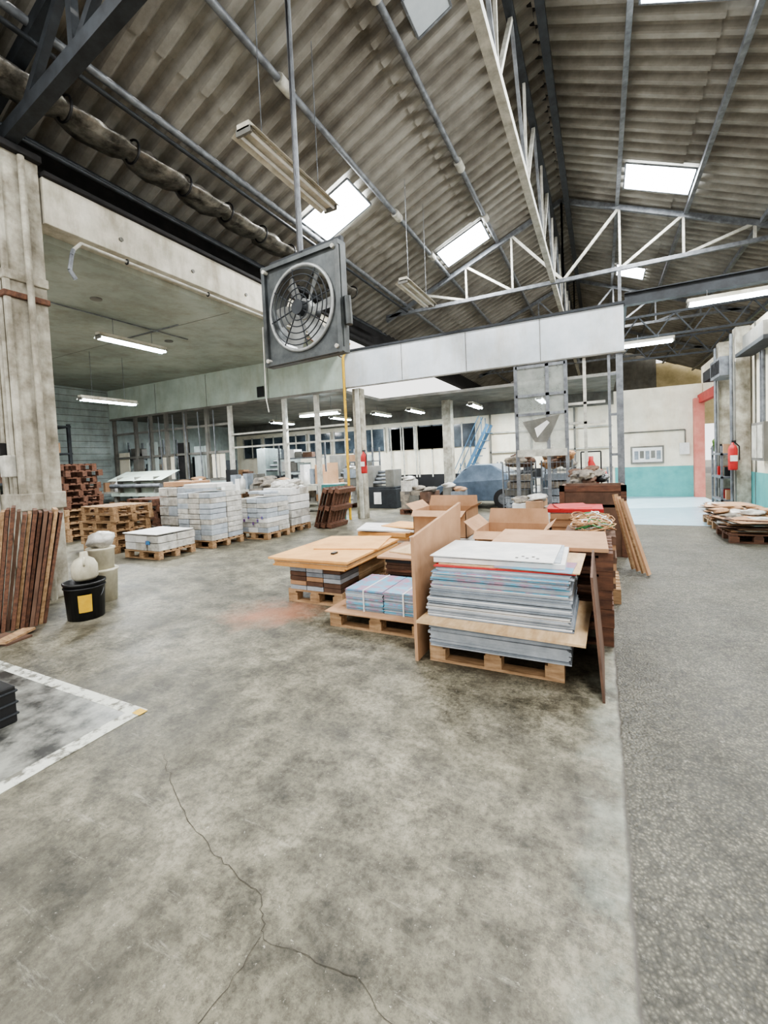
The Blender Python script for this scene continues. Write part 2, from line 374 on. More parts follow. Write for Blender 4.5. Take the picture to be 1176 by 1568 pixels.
# rear wall
o=B('wall_back')
o.box(-16,2.75,16,16.2,0,3.4,M_wallw)
o.box(0.4,2.72,15.98,16,0,0.95,M_teal)
o.box(-16,0.4,15.9,16,3.0,3.42,M_grey)
o.done()
o=B('wall_gable'); o.box(-6.6,3.0,30.3,30.5,0,8.2,M_grey); o.box(3.0,6.2,30.3,30.5,2.8,6.5,M_yel2); o.done()
o=B('window_20')
for i in range(8):
    x=-15.5+i*1.3; o.box(x,x+1.15,15.93,15.97,1.9,2.8,M_glassd)
    for a in (x,x+0.55,x+1.12): o.box(a,a+0.05,15.9,15.94,1.85,2.85,M_steelW)
for i in range(3):
    x=-7.6+i*1.2; o.box(x,x+1.1,15.93,15.97,1.9,2.75,M_glassd)
    for a in (x,x+0.55,x+1.08): o.box(a,a+0.05,15.9,15.94,0.8,2.8,M_steelW)
o.box(-7.7,-4.0,15.92,15.96,0.1,0.9,M_black)
for x in (-2.9,-1.9,-0.9): o.box(x,x+0.8,15.93,15.97,0.1,0.75,M_glassd)
for z in (0.95,1.6,2.3): o.box(-3.6,0.35,15.9,15.95,z,z+0.05,M_steelW)
for x in (-3.6,-2.2,-0.8): o.box(x,x+0.06,15.9,15.95,0,3.0,M_grey)
o.done()
o=B('notice_board'); o.box(0.85,1.75,15.93,15.975,1.05,1.6,M_grey); o.box(0.9,1.7,15.92,15.93,1.1,1.55,M_paper2)
for i in range(5): o.box(0.95+i*0.15,1.06+i*0.15,15.912,15.92,1.18+0.04*(i%2),1.45,M_grey if i%2 else M_paper3)
o.done()
o=B('wall_conduit'); o.tube([(0.6,15.96,2.0),(0.6,15.96,2.05),(2.3,15.96,2.05),(2.3,15.96,1.3)],0.02,M_grey); o.box(2.15,2.4,15.9,15.97,1.3,1.65,M_paper2); o.done()

# right wall with doorway
o=B('wall_right')
o.box(2.76,2.96,6,13.2,0,3.9,M_wallw); o.box(2.76,2.96,13.2,16.2,2.9,3.9,M_wallw)
o.box(2.74,2.76,6,13.2,0,0.95,M_teal)
for k in range(7): o.box(2.735,2.755,6+k*1.0,6.03+k,0,3.9,M_grey)
o.done()
o=B('wall_clerestory'); o.box(6.0,6.1,-1.5,13.8,3.4,5.4,M_yel2); o.done()  # unseen side cladding, cut short to let sun and sky light in
o=B('door_1'); o.box(2.66,2.755,13.1,13.25,0,2.95,M_steelG); o.box(2.5,2.755,15.75,15.97,0,2.95,M_pink); o.box(2.62,2.755,13.1,15.97,2.8,3.05,M_red)
o.done()
o=B('wall_column')
for y in (11.4,12.8): o.box(2.50,2.735,y-0.13,y+0.13,0,3.9,M_colp); o.cyl((2.45,y,0),(2.45,y,3.8),0.03,M_steelG); o.cyl((2.47,y-0.16,0),(2.47,y-0.16,3.2),0.02,M_grey)
o.done()
o=B('air_duct_box')
o.box(2.3,2.73,11.6,12.5,3.0,3.4,M_steelG)
for k in range(5): o.box(2.29,2.3,11.65+k*0.16,11.75+k*0.16,3.06,3.34,M_black)
o.box(2.4,2.73,13.0,13.9,3.15,3.4,M_dark)
o.box(2.45,2.73,9.4,11.1,3.25,3.32,M_steelD); o.box(2.5,2.73,9.6,10.8,3.32,3.6,M_grey)
o.done()
o=B('switchgear_panel'); o.box(2.58,2.73,9.9,10.6,1.2,1.9,M_grey); o.box(2.57,2.58,9.95,10.22,1.25,1.85,M_steelW); o.box(2.57,2.58,10.28,10.55,1.25,1.85,M_steelW); o.cyl((2.66,10.2,1.9),(2.66,10.2,3.2),0.03,M_steelG); o.cyl((2.66,10.35,1.9),(2.66,10.35,3.2),0.02,M_steelG); o.done()
o=B('steel_beam'); 
o.box(0.47,6.0,9.8,9.95,4.30,4.32,M_steelD); o.box(0.47,6.0,9.86,9.89,4.32,4.52,M_steelD); o.box(0.47,6.0,9.8,9.95,4.52,4.54,M_steelD)
o.done()
o=B('lattice_girder')
for (Y,z) in ((12.2,4.15),(14.5,4.05)):
    o.bar((0.5,Y,z),(5.9,Y,z),0.05,0.05,M_steelD); o.bar((0.5,Y,z+0.5),(5.9,Y,z+0.5),0.05,0.05,M_steelD)
    x=0.5
    while x<5.2:
        o.bar((x,Y,z),(x+0.36,Y,z+0.5),0.03,0.03,M_steelD); o.bar((x+0.36,Y,z+0.5),(x+0.72,Y,z),0.03,0.03,M_steelD); x+=0.72
o.bar((0.5,10.1,4.4),(0.5,12.2,4.2),0.06,0.06,M_steelD)
o.done()

# ---------------------------------------------------------------- columns
o=B('support_column')
o.box(-6.34,-5.98,2.64,3.04,0,5.28,M_colp)
for dx in (0,0.36): o.box(-6.38+dx,-6.32+dx,2.60,2.66,0.0,5.28,M_colp)
o.box(-6.40,-5.94,2.58,3.05,3.55,3.62,M_woodB); o.box(-6.39,-5.95,2.59,3.05,3.75,3.86,M_colp); o.box(-6.40,-5.92,2.58,3.05,1.1,1.3,M_colp)
o.box(-6.42,-5.90,2.55,3.05,5.22,5.30,M_dark)
for dx in (-0.24,-0.13): o.cyl((-6.28+dx,2.56,0.4),(-6.28+dx,2.56,5.2),0.028,M_steelW)
for dx in (0.0,0.12,0.2): o.cyl((-6.28+dx,2.61,0.0),(-6.28+dx,2.61,5.2),0.025,M_colp)
o.cyl((-5.93,2.84,0),(-5.93,2.84,5.2),0.035,M_colp)
o.box(-6.45,-6.34,2.5,2.6,1.7,2.1,M_grey)
o.box(-6.16,-6.04,2.5,2.62,1.5,1.75,M_steelW); o.box(-6.27,-6.19,2.52,2.62,1.55,1.9,M_black)
o.done(0.012)
o=B('support_column'); o.box(-5.82,-5.58,9.98,10.22,0,3.42,M_colp); o.box(-5.7,-5.6,9.9,9.98,0,3.4,M_steelW); o.done(0.01)
o=B('support_column'); o.box(-4.7,-4.4,13.9,14.2,0,3.42,M_colp); o.done(0.01)
o=B('yellow_gas_pipe'); o.cyl((-5.9,9.74,0),(-5.9,9.74,4.2),0.035,M_yellow); o.cyl((-5.9,9.74,4.2),(-5.7,9.78,4.55),0.03,M_yellow)
for z in (0.5,1.8,3.1): o.box(-5.95,-5.85,9.73,9.84,z,z+0.04,M_grey)
o.done()
o=B('teal_cabinet'); o.box(-6.5,-6.0,9.35,9.7,0,0.95,M_tealm); o.box(-6.48,-6.27,9.335,9.35,0.05,0.9,M_tealm); o.box(-6.24,-6.02,9.335,9.35,0.05,0.9,M_tealm); o.box(-6.3,-6.28,9.32,9.34,0.4,0.55,M_steelW); o.done()

def extinguisher(x,y,z):
    o=B('fire_extinguisher')
    o.lathe((x,y,z),[(0.0,0),(0.075,0.0),(0.08,0.03),(0.08,0.42),(0.06,0.49),(0.025,0.52),(0.025,0.56),(0,0.56)],M_red,18)
    o.box(x-0.02,x+0.05,y-0.02,y+0.02,z+0.55,z+0.6,M_black)
    o.tube([(x+0.03,y-0.02,z+0.56),(x+0.1,y-0.03,z+0.48),(x+0.1,y-0.04,z+0.2)],0.012,M_black)
    o.box(x-0.06,x+0.06,y-0.083,y-0.079,z+0.18,z+0.3,M_paper2)
    o.box(x-0.02,x+0.02,y+0.07,y+0.11,z+0.3,z+0.5,M_black)
    o.done()
extinguisher(-5.45,9.79,1.2)

# ---------------------------------------------------------------- foil duct, pipes, conduits
o=B('insulated_duct')
seg=14; ys=[-1+0.14*i for i in range(79)]; vs=[];fs=[]
for i,y in enumerate(ys):
    pinch=0.7 if i%6==0 else 1.0; sag=0.04*math.sin(math.pi*(i%6)/6)
    for j in range(seg):
        t=2*math.pi*j/seg; r=0.16*pinch*(1+0.06*math.sin(7*t+i)+U(-0.09,0.09))
        vs.append((-5.70+r*1.6*math.cos(t),y,5.86-sag+r*0.5*math.sin(t)))
for i in range(len(ys)-1):
    for j in range(seg): fs.append((i*seg+j,i*seg+(j+1)%seg,(i+1)*seg+(j+1)%seg,(i+1)*seg+j))
o.add(vs,fs,M_foil,True)
for i in range(0,79,6): o.ring((-5.64,ys[i],5.86),(0,1,0),0.15,0.016,M_black,20,6)
o.done()
o=B('conduit_pipe')
o.tube([(-5.85,3.3,4.3),(-5.85,3.4,4.42),(-5.85,9.6,4.42)],0.02,M_steelW)
o.tube([(-5.85,3.3,4.3),(-5.8,3.25,4.2),(-5.77,3.2,4.0),(-5.75,3.25,3.9)],0.025,M_steelG)
for y in (4,5.4,6.8,8.2): o.ring((-5.85,y,4.42),(0,1,0),0.03,0.012,M_black,10,5)
o.tube([(-5.8,6.9,4.42),(-5.8,7.6,4.25),(-5.8,8.2,4.3),(-5.8,9.5,4.15)],0.015,M_cardd)
o.done()
o=B('roof_pipe'); o.cyl((-6.0,-1,5.45),(-6.0,12.6,5.45),0.03,M_steelD); o.cyl((-6.2,-1,5.6),(-6.2,12.6,5.6),0.05,M_steelD); o.cyl((-5.25,-1,6.05),(-5.25,12.6,6.05),0.03,M_steelD); o.done()

# ---------------------------------------------------------------- fan
o=B('wall_fan'); cx,cy,cz=-2.53,3.5,2.99; hw=0.495; rr=0.385
n=32; vs=[];fs=[]
T=Matrix.Translation((cx,cy,cz))@Matrix.Rotation(math.radians(-6),4,'Z')
for side,yy in ((0,-0.04),(1,0.04)):
    a=len(vs)
    for i in range(n):
        t=2*math.pi*i/n; c,s=math.cos(t),math.sin(t); k=hw/max(abs(c),abs(s))
        vs.append((rr*c,yy,rr*s)); vs.append((k*c,yy,k*s))
    for i in range(n):
        j=(i+1)%n; fs.append((a+2*i,a+2*i+1,a+2*j+1,a+2*j))
for i in range(n):
    j=(i+1)%n; fs.append((2*i+1,2*n+2*i+1,2*n+2*j+1,2*j+1))
o.add(vs,fs,M_fan,False,T)
def tp(p): return T@Vector(p)
vs=[];seg=32
for yy in (-0.06,0.14):
    for i in range(seg): t=2*math.pi*i/seg; vs.append((rr*math.cos(t),yy,rr*math.sin(t)))
o.add(vs,[(i,(i+1)%seg,(i+1)%seg+seg,i+seg) for i in range(seg)],M_fan,True,T)
ax=(T.to_3x3()@Vector((0,1,0)))
o.ring(tp((0,-0.05,0)),ax,0.395,0.018,M_fanl,40,8)
for r_ in (0.35,0.30,0.24,0.18,0.12): o.ring(tp((0,-0.08,0)),ax,r_,0.006,M_steelD,40,5)
for i in range(8):
    t=2*math.pi*i/8+0.2; o.cyl(tp((0.06*math.cos(t),-0.08,0.06*math.sin(t))),tp((0.385*math.cos(t),-0.06,0.385*math.sin(t))),0.007,M_steelD,6)
o.cyl(tp((0,-0.10,0)),tp((0,0.16,0)),0.07,M_steelD,20)
o.cyl(tp((0,-0.02,0)),tp((0,0.06,0)),0.10,M_fanl,20)
for i in range(6):
    t=2*math.pi*i/6; RM=T@Matrix.Rotation(t,4,'Y')
    vs=[(0.10,-0.02,-0.05),(0.10,0.06,0.05),(0.25,-0.03,-0.07),(0.25,0.06,0.07),(0.36,-0.02,-0.06),(0.36,0.06,0.09)]
    o.add(vs,[(0,2,3,1),(2,4,5,3)],M_fanl,True,RM)
for z in (-0.47,0.47): o.bar(tp((-0.495,-0.055,z)),tp((0.495,-0.055,z)),0.03,0.04,M_fan)
for x in (-0.47,0.47): o.bar(tp((x,-0.055,-0.495)),tp((x,-0.055,0.495)),0.04,0.03,M_fan)
for x in (-0.44,0.44):
    for z in (-0.44,0.44): o.cyl(tp((x,-0.09,z)),tp((x,-0.04,z)),0.02,M_steelW,8)
o.bar(tp((-0.43,0.02,0.53)),tp((0.48,0.02,0.53)),0.04,0.05,M_steelD)
o.cyl(tp((-0.05,0.05,0.48)),(cx-0.05,cy+0.05,rz(cx)-0.1),0.028,M_steelG,10)
o.cyl(tp((-0.01,-0.03,0.48)),(cx+0.0,cy-0.02,rz(cx)-0.1),0.01,M_black,6)
o.cyl(tp((0.52,0.0,0.0)),tp((0.53,0.0,-0.25)),0.035,M_fan,8)
o.tube([tp((-0.47,-0.1,-0.1)),tp((-0.48,-0.1,-0.8)),tp((-0.45,-0.1,-0.95))],0.006,M_steelW,6)
o.done()

# ---------------------------------------------------------------- fluorescent fixtures
def batten(x,y0,y1,z,lit,ztop,horiz='Y',w=0.13,name='fluorescent_light'):
    o=B(name)
    if horiz=='Y':
        o.box(x-w*.5,x+w*.5,y0,y1,z,z+0.07,M_white)
        o.add([(x-w*.5,y0,z+.02),(x-w,y0,z-0.03),(x-w,y1,z-0.03),(x-w*.5,y1,z+.02)],[(0,1,2,3)],M_white)
        o.add([(x+w*.5,y0,z+.02),(x+w,y0,z-0.03),(x+w,y1,z-0.03),(x+w*.5,y1,z+.02)],[(0,1,2,3)],M_white)
        for dx in (-w*.4,w*.4): o.cyl((x+dx,y0+0.04,z-0.03),(x+dx,y1-0.04,z-0.03),0.028 if lit else 0.018,M_tube if lit else M_paper2,8)
        for yy in (y0,y1-0.03): o.box(x-w*.6,x+w*.6,yy,yy+0.03,z-0.05,z+0.02,M_grey)
        for yy in (y0+0.3,y1-0.3): o.cyl((x,yy,z+0.07),(x,yy,ztop),0.006,M_steelG,6)
    else:
        L_=y1
        o.box(x-L_/2,x+L_/2,y0-w*.5,y0+w*.5,z,z+0.07,M_white)
        for dy in (-w*.4,w*.4): o.cyl((x-L_/2+.04,y0+dy,z-0.03),(x+L_/2-.04,y0+dy,z-0.03),0.026,M_tube if lit else M_paper2,8)
        for xx in (x-L_/2,x+L_/2-0.03): o.box(xx,xx+0.03,y0-w*.6,y0+w*.6,z-0.05,z+0.02,M_grey)
        for xx in (x-L_/2+.3,x+L_/2-.3): o.cyl((xx,y0,z+0.07),(xx,y0,ztop),0.006,M_steelG,6)
    o.done()
batten(-3.35,3.7,5.4,5.1,False,rz(-3.35)-0.1,w=0.17)
batten(-3.4,8.0,9.6,5.0,False,rz(-3.4)-0.1,w=0.17)
batten(-8.3,5.0,6.4,4.05,True,4.45)
batten(-11.0,6.1,7.5,3.3,True,4.45)
batten(-13.6,3.2,4.6,3.5,True,4.45)
batten(-7.3,10.6,1.4,2.95,True,3.41,horiz='X')
for (x,y) in ((-8.6,13.2),(-6.9,13.2),(-5.6,13.2),(-3.6,13.4),(-1.6,13.6),(-11,12.8)): batten(x,y,y+1.3,3.15,True,3.41)
batten(1.0,11.6,1.0,3.9,True,4.1,horiz='X')
batten(2.3,9.7,1.7,4.1,True,4.29,horiz='X')

# ---------------------------------------------------------------- pallets etc
def pal(o,x0,x1,y0,y1,z,m,top=True):
    W=x1-x0; D=y1-y0
    for i in range(3):
        yy=y0+(D-0.1)*i/2; o.box(x0,x1,yy,yy+0.1,z,z+0.02,m)
        for k in range(3):
            xb=x0+(W-0.12)*k/2; o.box(xb,xb+0.12,yy,yy+0.1,z+0.02,z+0.10,m)
    for k in range(3):
        xb=x0+(W-0.1)*k/2; o.box(xb,xb+0.1,y0,y1,z+0.10,z+0.12,m)
    n=6
    for i in range(n):
        yy=y0+(D-0.1)*i/(n-1); o.box(x0,x1,yy,yy+0.1,z+0.12,z+0.142,m)
def sheets(o,x0,x1,y0,y1,z0,z1,ms,t=0.014,j=0.012,rot=0.01,gap=0.97):
    z=z0
    while z<z1-1e-4:
        tt=min(t*U(0.7,1.3),z1-z); 
        o.cbox(((x0+x1)/2+U(-j,j),(y0+y1)/2+U(-j,j),z+tt/2),(x1-x0-U(0,j),y1-y0-U(0,j),tt*gap),random.choice(ms),rz=U(-rot,rot)); z+=tt

o=B('paper_stack_pallet')
pal(o,-1.17,-0.24,2.98,3.62,0,M_wood)
sheets(o,-1.15,-0.2,2.93,3.62,0.143,0.33,[M_paper,M_paper3,M_paper],t=0.009,j=0.01,gap=0.99)
o.cbox((-0.64,3.22,0.345),(1.1,0.85,0.016),M_ply,rz=-0.03)
z=0.355
for k in range(6):
    h=[0.05,0.09,0.06,0.08,0.05,0.03][k]; dx=U(-0.022,0.022)
    sheets(o,-1.16+dx+0.012*k,-0.17+dx-0.004*k,2.95+U(-.02,.02),3.62,z,z+h,[M_paper,M_paper3,M_paper,M_paper,M_paper2,M_print] if k>2 else [M_paper,M_paper3,M_paper,M_paper2],t=0.008,j=0.013,gap=0.99); z+=h
o.cbox((-0.64,3.3,z+0.005),(0.95,0.66,0.008),M_red,rz=0.02); o.cbox((-0.6,3.3,z+0.013),(0.95,0.62,0.008),M_ply,rz=-0.03)
o.cbox((-0.42,3.12,z+0.019),(0.5,0.3,0.004),M_print,rz=-0.06)
o.cbox((-0.68,3.32,z+0.038),(0.90,0.60,0.032),M_paper2,rz=0.02); o.cbox((-0.7,3.34,z+0.058),(0.88,0.6,0.008),M_paper,rz=0.03)
o.cbox((-0.72,3.32,z+0.066),(0.86,0.62,0.006),M_paper2,rz=-0.01)
for k in range(5): o.box(-0.55+k*0.035,-0.53+k*0.035,3.08+0.05*(k%2),3.11+0.05*(k%2),z+0.07,z+0.0705,M_grey)
o.done()
o=B('cardboard_panel')
o.add([(-1.27,2.93,0.0),(-1.27,2.93,0.93),(-1.21,3.95,1.08),(-1.26,3.95,0.0),(-1.245,2.93,0.0),(-1.245,2.93,0.93),(-1.185,3.95,1.08),(-1.235,3.95,0.0)],
 [(0,1,2,3),(7,6,5,4),(0,4,5,1),(1,5,6,2),(2,6,7,3),(3,7,4,0)],M_card)
o.done()
o=B('fibreboard_sheet')
o.add([(-0.02,2.82,0),(-0.075,2.95,0.72),(-0.075,3.6,0.76),(-0.02,3.6,0),(-0.005,2.82,0),(-0.06,2.95,0.72),(-0.06,3.6,0.76),(-0.005,3.6,0)],
 [(0,1,2,3),(7,6,5,4),(0,4,5,1),(1,5,6,2),(2,6,7,3),(3,7,4,0)],M_cardd)
o.done()
o=B('brown_pallet_stack')
for k in range(5): pal(o,-0.85+U(-.01,.01),0.06+U(-.015,.015),3.68,4.45,0.145*k,M_woodB)
o.cbox((-0.42,4.05,0.745),(0.9,0.8,0.03),M_card,rz=0.02)
o.done()
o=B('magazine_pallet')
pal(o,-2.27,-1.33,3.3,3.98,0,M_wood)
o.cbox((-1.8,3.62,0.15),(0.98,0.74,0.012),M_card,rz=0.0)
for (a,b_) in ((-2.12,-1.74),(-1.73,-1.35)):
    sheets(o,a,b_,3.35,3.88,0.158,0.34,[M_paper3,M_paper,M_paper3,M_print],t=0.009,j=0.006); o.cbox(((a+b_)/2,3.615,0.344),(b_-a,0.52,0.008),M_print)
    o.box((a+b_)/2-0.006,(a+b_)/2+0.006,3.34,3.89,0.155,0.351,M_paper2)
o.done()
o=B('board_stack_pallet')
pal(o,-2.15,-1.35,4.15,4.95,0,M_wood)
sheets(o,-2.1,-1.38,4.15,4.9,0.143,0.44,[M_cardd,M_black,M_woodB],t=0.03,j=0.02)
o.cbox((-1.75,4.5,0.47),(0.85,0.85,0.02),M_card,rz=0.05,ry=0.02); o.cbox((-1.7,4.55,0.5),(0.7,0.7,0.02),M_ply,rz=-0.2,rx=0.03)
o.done()
o=B('wood_board_pallet')
pal(o,-3.12,-2.42,3.76,4.86,0,M_wood)
for k in range(5): 
    for q in range(3):
        o.cbox((-2.98+q*0.22,3.95,0.165+k*0.05),(0.21,0.38,0.044),random.choice([M_cardd,M_cardd,M_blue,M_paper3,M_card,M_paper]))
    o.cbox((-2.77,4.5,0.165+k*0.05),(0.66+U(-.02,.02),0.7,0.045),M_ply)
sheets(o,-3.08,-2.44,3.74,4.86,0.39,0.42,[M_cardd],t=0.02)
sheets(o,-3.2,-2.28,3.62,4.86,0.42,0.5,[M_ply,M_orange],t=0.022,j=0.02)
o.cbox((-2.74,4.22,0.515),(0.98,1.28,0.022),M_orange,rz=0.02); o.cbox((-2.68,4.5,0.533),(0.75,0.8,0.012),M_orange,rz=0.25)
o.box(-2.6,-2.56,3.85,3.93,0.526,0.545,M_black)
o.done(0.002)
def carton(o,x0,x1,y0,y1,z0,z1,m,flap=0.18,T=None):
    t=0.008
    o.box(x0,x1,y0,y0+t,z0,z1,m,T);o.box(x0,x1,y1-t,y1,z0,z1,m,T);o.box(x0,x0+t,y0,y1,z0,z1,m,T);o.box(x1-t,x1,y0,y1,z0,z1,m,T);o.box(x0,x1,y0,y1,z0,z0+t,m,T)
    if flap:
        o.add([(x0,y0,z1),(x1,y0,z1),(x1-.02,y0-flap*.9,z1-0.06),(x0+.02,y0-flap*.9,z1-0.06)],[(0,1,2,3)],m,False,T)
        o.add([(x0,y1,z1),(x1,y1,z1),(x1-.02,y1+flap*.3,z1+flap),(x0+.02,y1+flap*.3,z1+flap)],[(0,1,2,3)],m,False,T)
        o.add([(x0,y0,z1),(x0,y1,z1),(x0-flap*.7,y1,z1+flap*.6),(x0-flap*.7,y0,z1+flap*.6)],[(0,1,2,3)],m,False,T)
        o.add([(x1,y0,z1),(x1,y1,z1),(x1+flap*.5,y1,z1+flap*.4),(x1+flap*.5,y0,z1+flap*.4)],[(0,1,2,3)],m,False,T)
o=B('open_cardboard_box'); pal(o,-2.3,-1.45,5.1,5.9,0,M_wood); sheets(o,-2.25,-1.5,5.15,5.85,0.143,0.5,[M_card,M_paper2],t=0.05); carton(o,-2.2,-1.5,5.2,5.8,0.5,0.84,M_card,0.14); o.done()
o=B('open_cardboard_box'); pal(o,-1.32,-0.52,4.7,5.5,0,M_wood); sheets(o,-1.28,-0.56,4.72,5.45,0.143,0.42,[M_card,M_cardd],t=0.06); carton(o,-1.27,-0.56,4.72,5.4,0.42,0.68,M_card,0.17); 
o.done()
o=B('flattened_cartons_pallet'); pal(o,-3.3,-2.4,5.6,6.5,0,M_wood); sheets(o,-3.25,-2.45,5.6,6.45,0.143,0.46,[M_card,M_paper2,M_orange],t=0.03,j=0.04)
o.cbox((-2.9,5.95,0.48),(0.9,0.7,0.02),M_paper2,rz=0.3,ry=0.05); o.cbox((-2.7,6.1,0.5),(0.6,0.5,0.02),M_orange,rz=-0.2); o.done()
o=B('twine_heap'); pal(o,-0.38,0.15,4.75,5.5,0,M_wood); sheets(o,-0.36,0.12,4.78,5.45,0.143,0.66,[M_card,M_cardd,M_woodB],t=0.06)
for k in range(90):
    m=random.choice([M_straw,M_straw,M_straw,M_green,M_paper2]); o.ring((U(-0.22,0.02),U(4.85,5.35),0.70+U(0,0.1)),(U(-.5,.5),U(-.5,.5),1),U(0.05,0.13),0.006,m,12,4)
o.done()
o=B('wooden_crate')
o.box(-0.55,0.3,6.9,6.94,0.0,1.0,M_cardd); o.box(-0.55,0.3,7.6,7.64,0,1.0,M_cardd); o.box(-0.55,-0.51,6.9,7.64,0,1,M_cardd); o.box(0.26,0.3,6.9,7.64,0,1,M_cardd); o.box(-0.55,0.3,6.9,7.64,0.7,0.74,M_paper2)
for x in (-0.56,0.24): o.box(x,x+0.07,6.88,6.9,0,1.02,M_woodB)
o.box(-0.56,0.31,6.88,6.9,0.93,1.02,M_woodB)
o.done()
o=B('red_tarpaulin_pallet'); pal(o,-0.62,0.0,5.9,6.5,0,M_wood); sheets(o,-0.6,-0.02,5.92,6.48,0.143,0.74,[M_card,M_paper2,M_card],t=0.06)
o.cbox((-0.32,6.18,0.77),(0.66,0.56,0.05),M_red,rz=0.03); o.cbox((-0.35,6.1,0.805),(0.4,0.3,0.02),M_red,rz=0.4,rx=0.1); o.done(0.01)
o=B('leaning_planks')
for k in range(4): o.bar((0.48-0.045*k,5.9+0.09*k,0.02),(0.24-0.03*k,6.0+0.1*k,0.88+0.02*k),0.09,0.022,M_wood if k%2 else M_card)
o.done()

# ---------------------------------------------------------------- left bay goods
def goods(name,x0,x1,y0,y1,h,ms,layer=0.12,bh=3):
    o=B(name); pal(o,x0,x1,y0,y1,0,M_wood)
    z=0.143
    while z<h:
        for a in range(bh):
            for b_ in range(2):
                wa=(x1-x0)/bh; wb=(y1-y0)/2
                o.cbox((x0+wa*(a+.5)+U(-.01,.01),y0+wb*(b_+.5)+U(-.01,.01),z+layer/2),(wa*0.97,wb*0.97,layer*U(0.9,0.99)),random.choice(ms),rz=U(-.02,.02))
        z+=layer
    return o
o=goods('low_wrapped_pallet',-7.55,-6.65,4.75,5.5,0.3,[M_paper2,M_wrap],0.13); o.cbox((-7.1,5.1,0.43),(0.9,0.74,0.02),M_paper2); o.box(-6.95,-6.85,4.735,4.75,0.25,0.32,M_blue); o.done(0.008)
o=goods('wrapped_paper_pallet',-7.4,-6.5,5.75,6.55,1.0,[M_wrap,M_wrap,M_paper],0.1); o.cbox((-6.95,6.15,1.17),(0.7,0.6,0.08),M_paper2,rz=0.3); o.done(0.012)
o=goods('wrapped_paper_pallet',-8.4,-7.55,6.1,6.9,1.0,[M_wrap,M_paper],0.2); o.cbox((-8,6.5,1.2),(0.7,0.6,0.1),M_card,rz=0.2); o.done(0.012)
o=goods('paper_bundle_pallet',-6.85,-6.05,6.75,7.45,0.8,[M_paper2,M_wrap,M_paper],0.1,3); 
for k in range(6): o.cbox((U(-6.7,-6.2),U(6.9,7.3),0.93+U(0,.03)),(0.3,0.22,0.05),random.choice([M_paper2,M_paper]),rz=U(0,3))
for k in range(6): o.box(-6.8+k*0.12,-6.76+k*0.12,6.735,6.75,0.3+0.06*(k%3),0.36+0.06*(k%3),M_blue)
o.done(0.008)
o=goods('bagged_goods_pallet',-6.95,-6.15,7.65,8.35,0.85,[M_wrap,M_paper2],0.17,2)
for k in range(8): o.blob((U(-6.8,-6.3),U(7.75,8.2),1.0+U(0,.1)),(0.17,0.13,0.08),M_wrap,0.15)
o.done(0.02)
o=goods('cloth_covered_pallet',-8.0,-7.2,8.3,9.0,0.9,[M_card,M_cloth],0.2,2)
for k in range(6): o.blob((U(-7.85,-7.35),U(8.3,8.8),1.05+U(0,.1)),(0.2,0.16,0.1),M_cloth,0.2)
o.done(0.01)
o=B('leaning_pallets')
for k in range(3):
    T=Matrix.Translation((-5.52-0.17*k,8.25,0.0))@Matrix.Rotation(math.radians(-72),4,'Y')
    for i in range(6): o.box(0,0.95,0.13*i,0.13*i+0.09,0.12,0.14,M_woodB,T)
    for i in range(3): o.box(0.42*i,0.42*i+0.1,0,0.74,0.02,0.12,M_woodB,T)
o.done()
def pstack(x,y,n,m1,m2=None,s=0):
    o=B('pallet_stack')
    for k in range(n):
        dx=U(-.07,.07); dy=U(-.05,.05); pal(o,x+dx,x+1.0+dx,y+dy,y+0.8+dy,0.145*k,m1 if (m2 is None or k>s) else m2)
    o.done()
pstack(-9.1,4.9,6,M_wood); pstack(-11.6,5.4,12,M_woodB,M_wood,4); pstack(-9.9,6.4,6,M_woodB); pstack(-13.2,6.3,8,M_woodB)
o=B('folding_machine')
for x in (-12.9,-10.7):
    for y in (8.0,8.8): o.box(x-0.05,x+0.05,y-0.05,y+0.05,0,0.8,M_grey)
o.box(-13,-10.6,7.9,8.9,0.8,0.9,M_fasG); o.box(-12.8,-11.0,8.0,8.5,0.9,1.2,M_fasG)
o.add([(-13,7.8,1.25),(-10.6,7.8,1.25),(-10.6,8.4,1.5),(-13,8.4,1.5)],[(0,1,2,3)],M_fasG)
for x in (-12.6,-11.8,-11.0): o.box(x,x+0.04,7.85,8.3,0.9,1.35,M_grey)
o.cyl((-12.9,7.85,1.1),(-10.7,7.85,1.1),0.06,M_steelG)
o.done()
def bench(x0,x1,y0,y1,n,seed_h=0.3):
    o=B('workbench')
    for x in (x0+.1,x1-.1):
        for y in (y0+.1,y1-.1): o.box(x-0.03,x+0.03,y-0.03,y+0.03,0,0.82,M_steelG)
    o.box(x0,x1,y0,y1,0.82,0.87,M_steelW); o.box(x0+.05,x1-.05,y0+.05,y1-.05,0.3,0.33,M_grey)
    for k in range(n):
        w=(x1-x0-0.3)/n; h=U(0.08,seed_h); o.cbox((x0+0.15+w*(k+.5),(y0+y1)/2+U(-.1,.1),0.87+h/2),(w*0.8,0.3,h),random.choice([M_card,M_paper2,M_cloth,M_cardd,M_black,M_grey,M_paper3]),rz=U(-.3,.3))
        h=U(0.08,0.35); o.cbox((x0+0.15+w*(k+.5),(y0+y1)/2,0.33+h/2),(w*0.8,0.4,h),random.choice([M_card,M_cloth,M_black,M_grey]))
    o.lathe(((x0+x1)/2,y0+0.2,0.87),[(0,0),(0.09,0),(0.1,0.25),(0.04,0.32),(0.04,0.38),(0,0.38)],M_paper2)
    o.done()
bench(-10,-8.2,7.6,8.4,7); bench(-9.8,-8.3,9.0,9.6,6,0.6); bench(-15,-13.2,8.6,9.4,7,0.5); bench(-9.5,-7.2,11.0,11.8,9,0.7); bench(-13.5,-10.5,11.2,12,9,0.8)
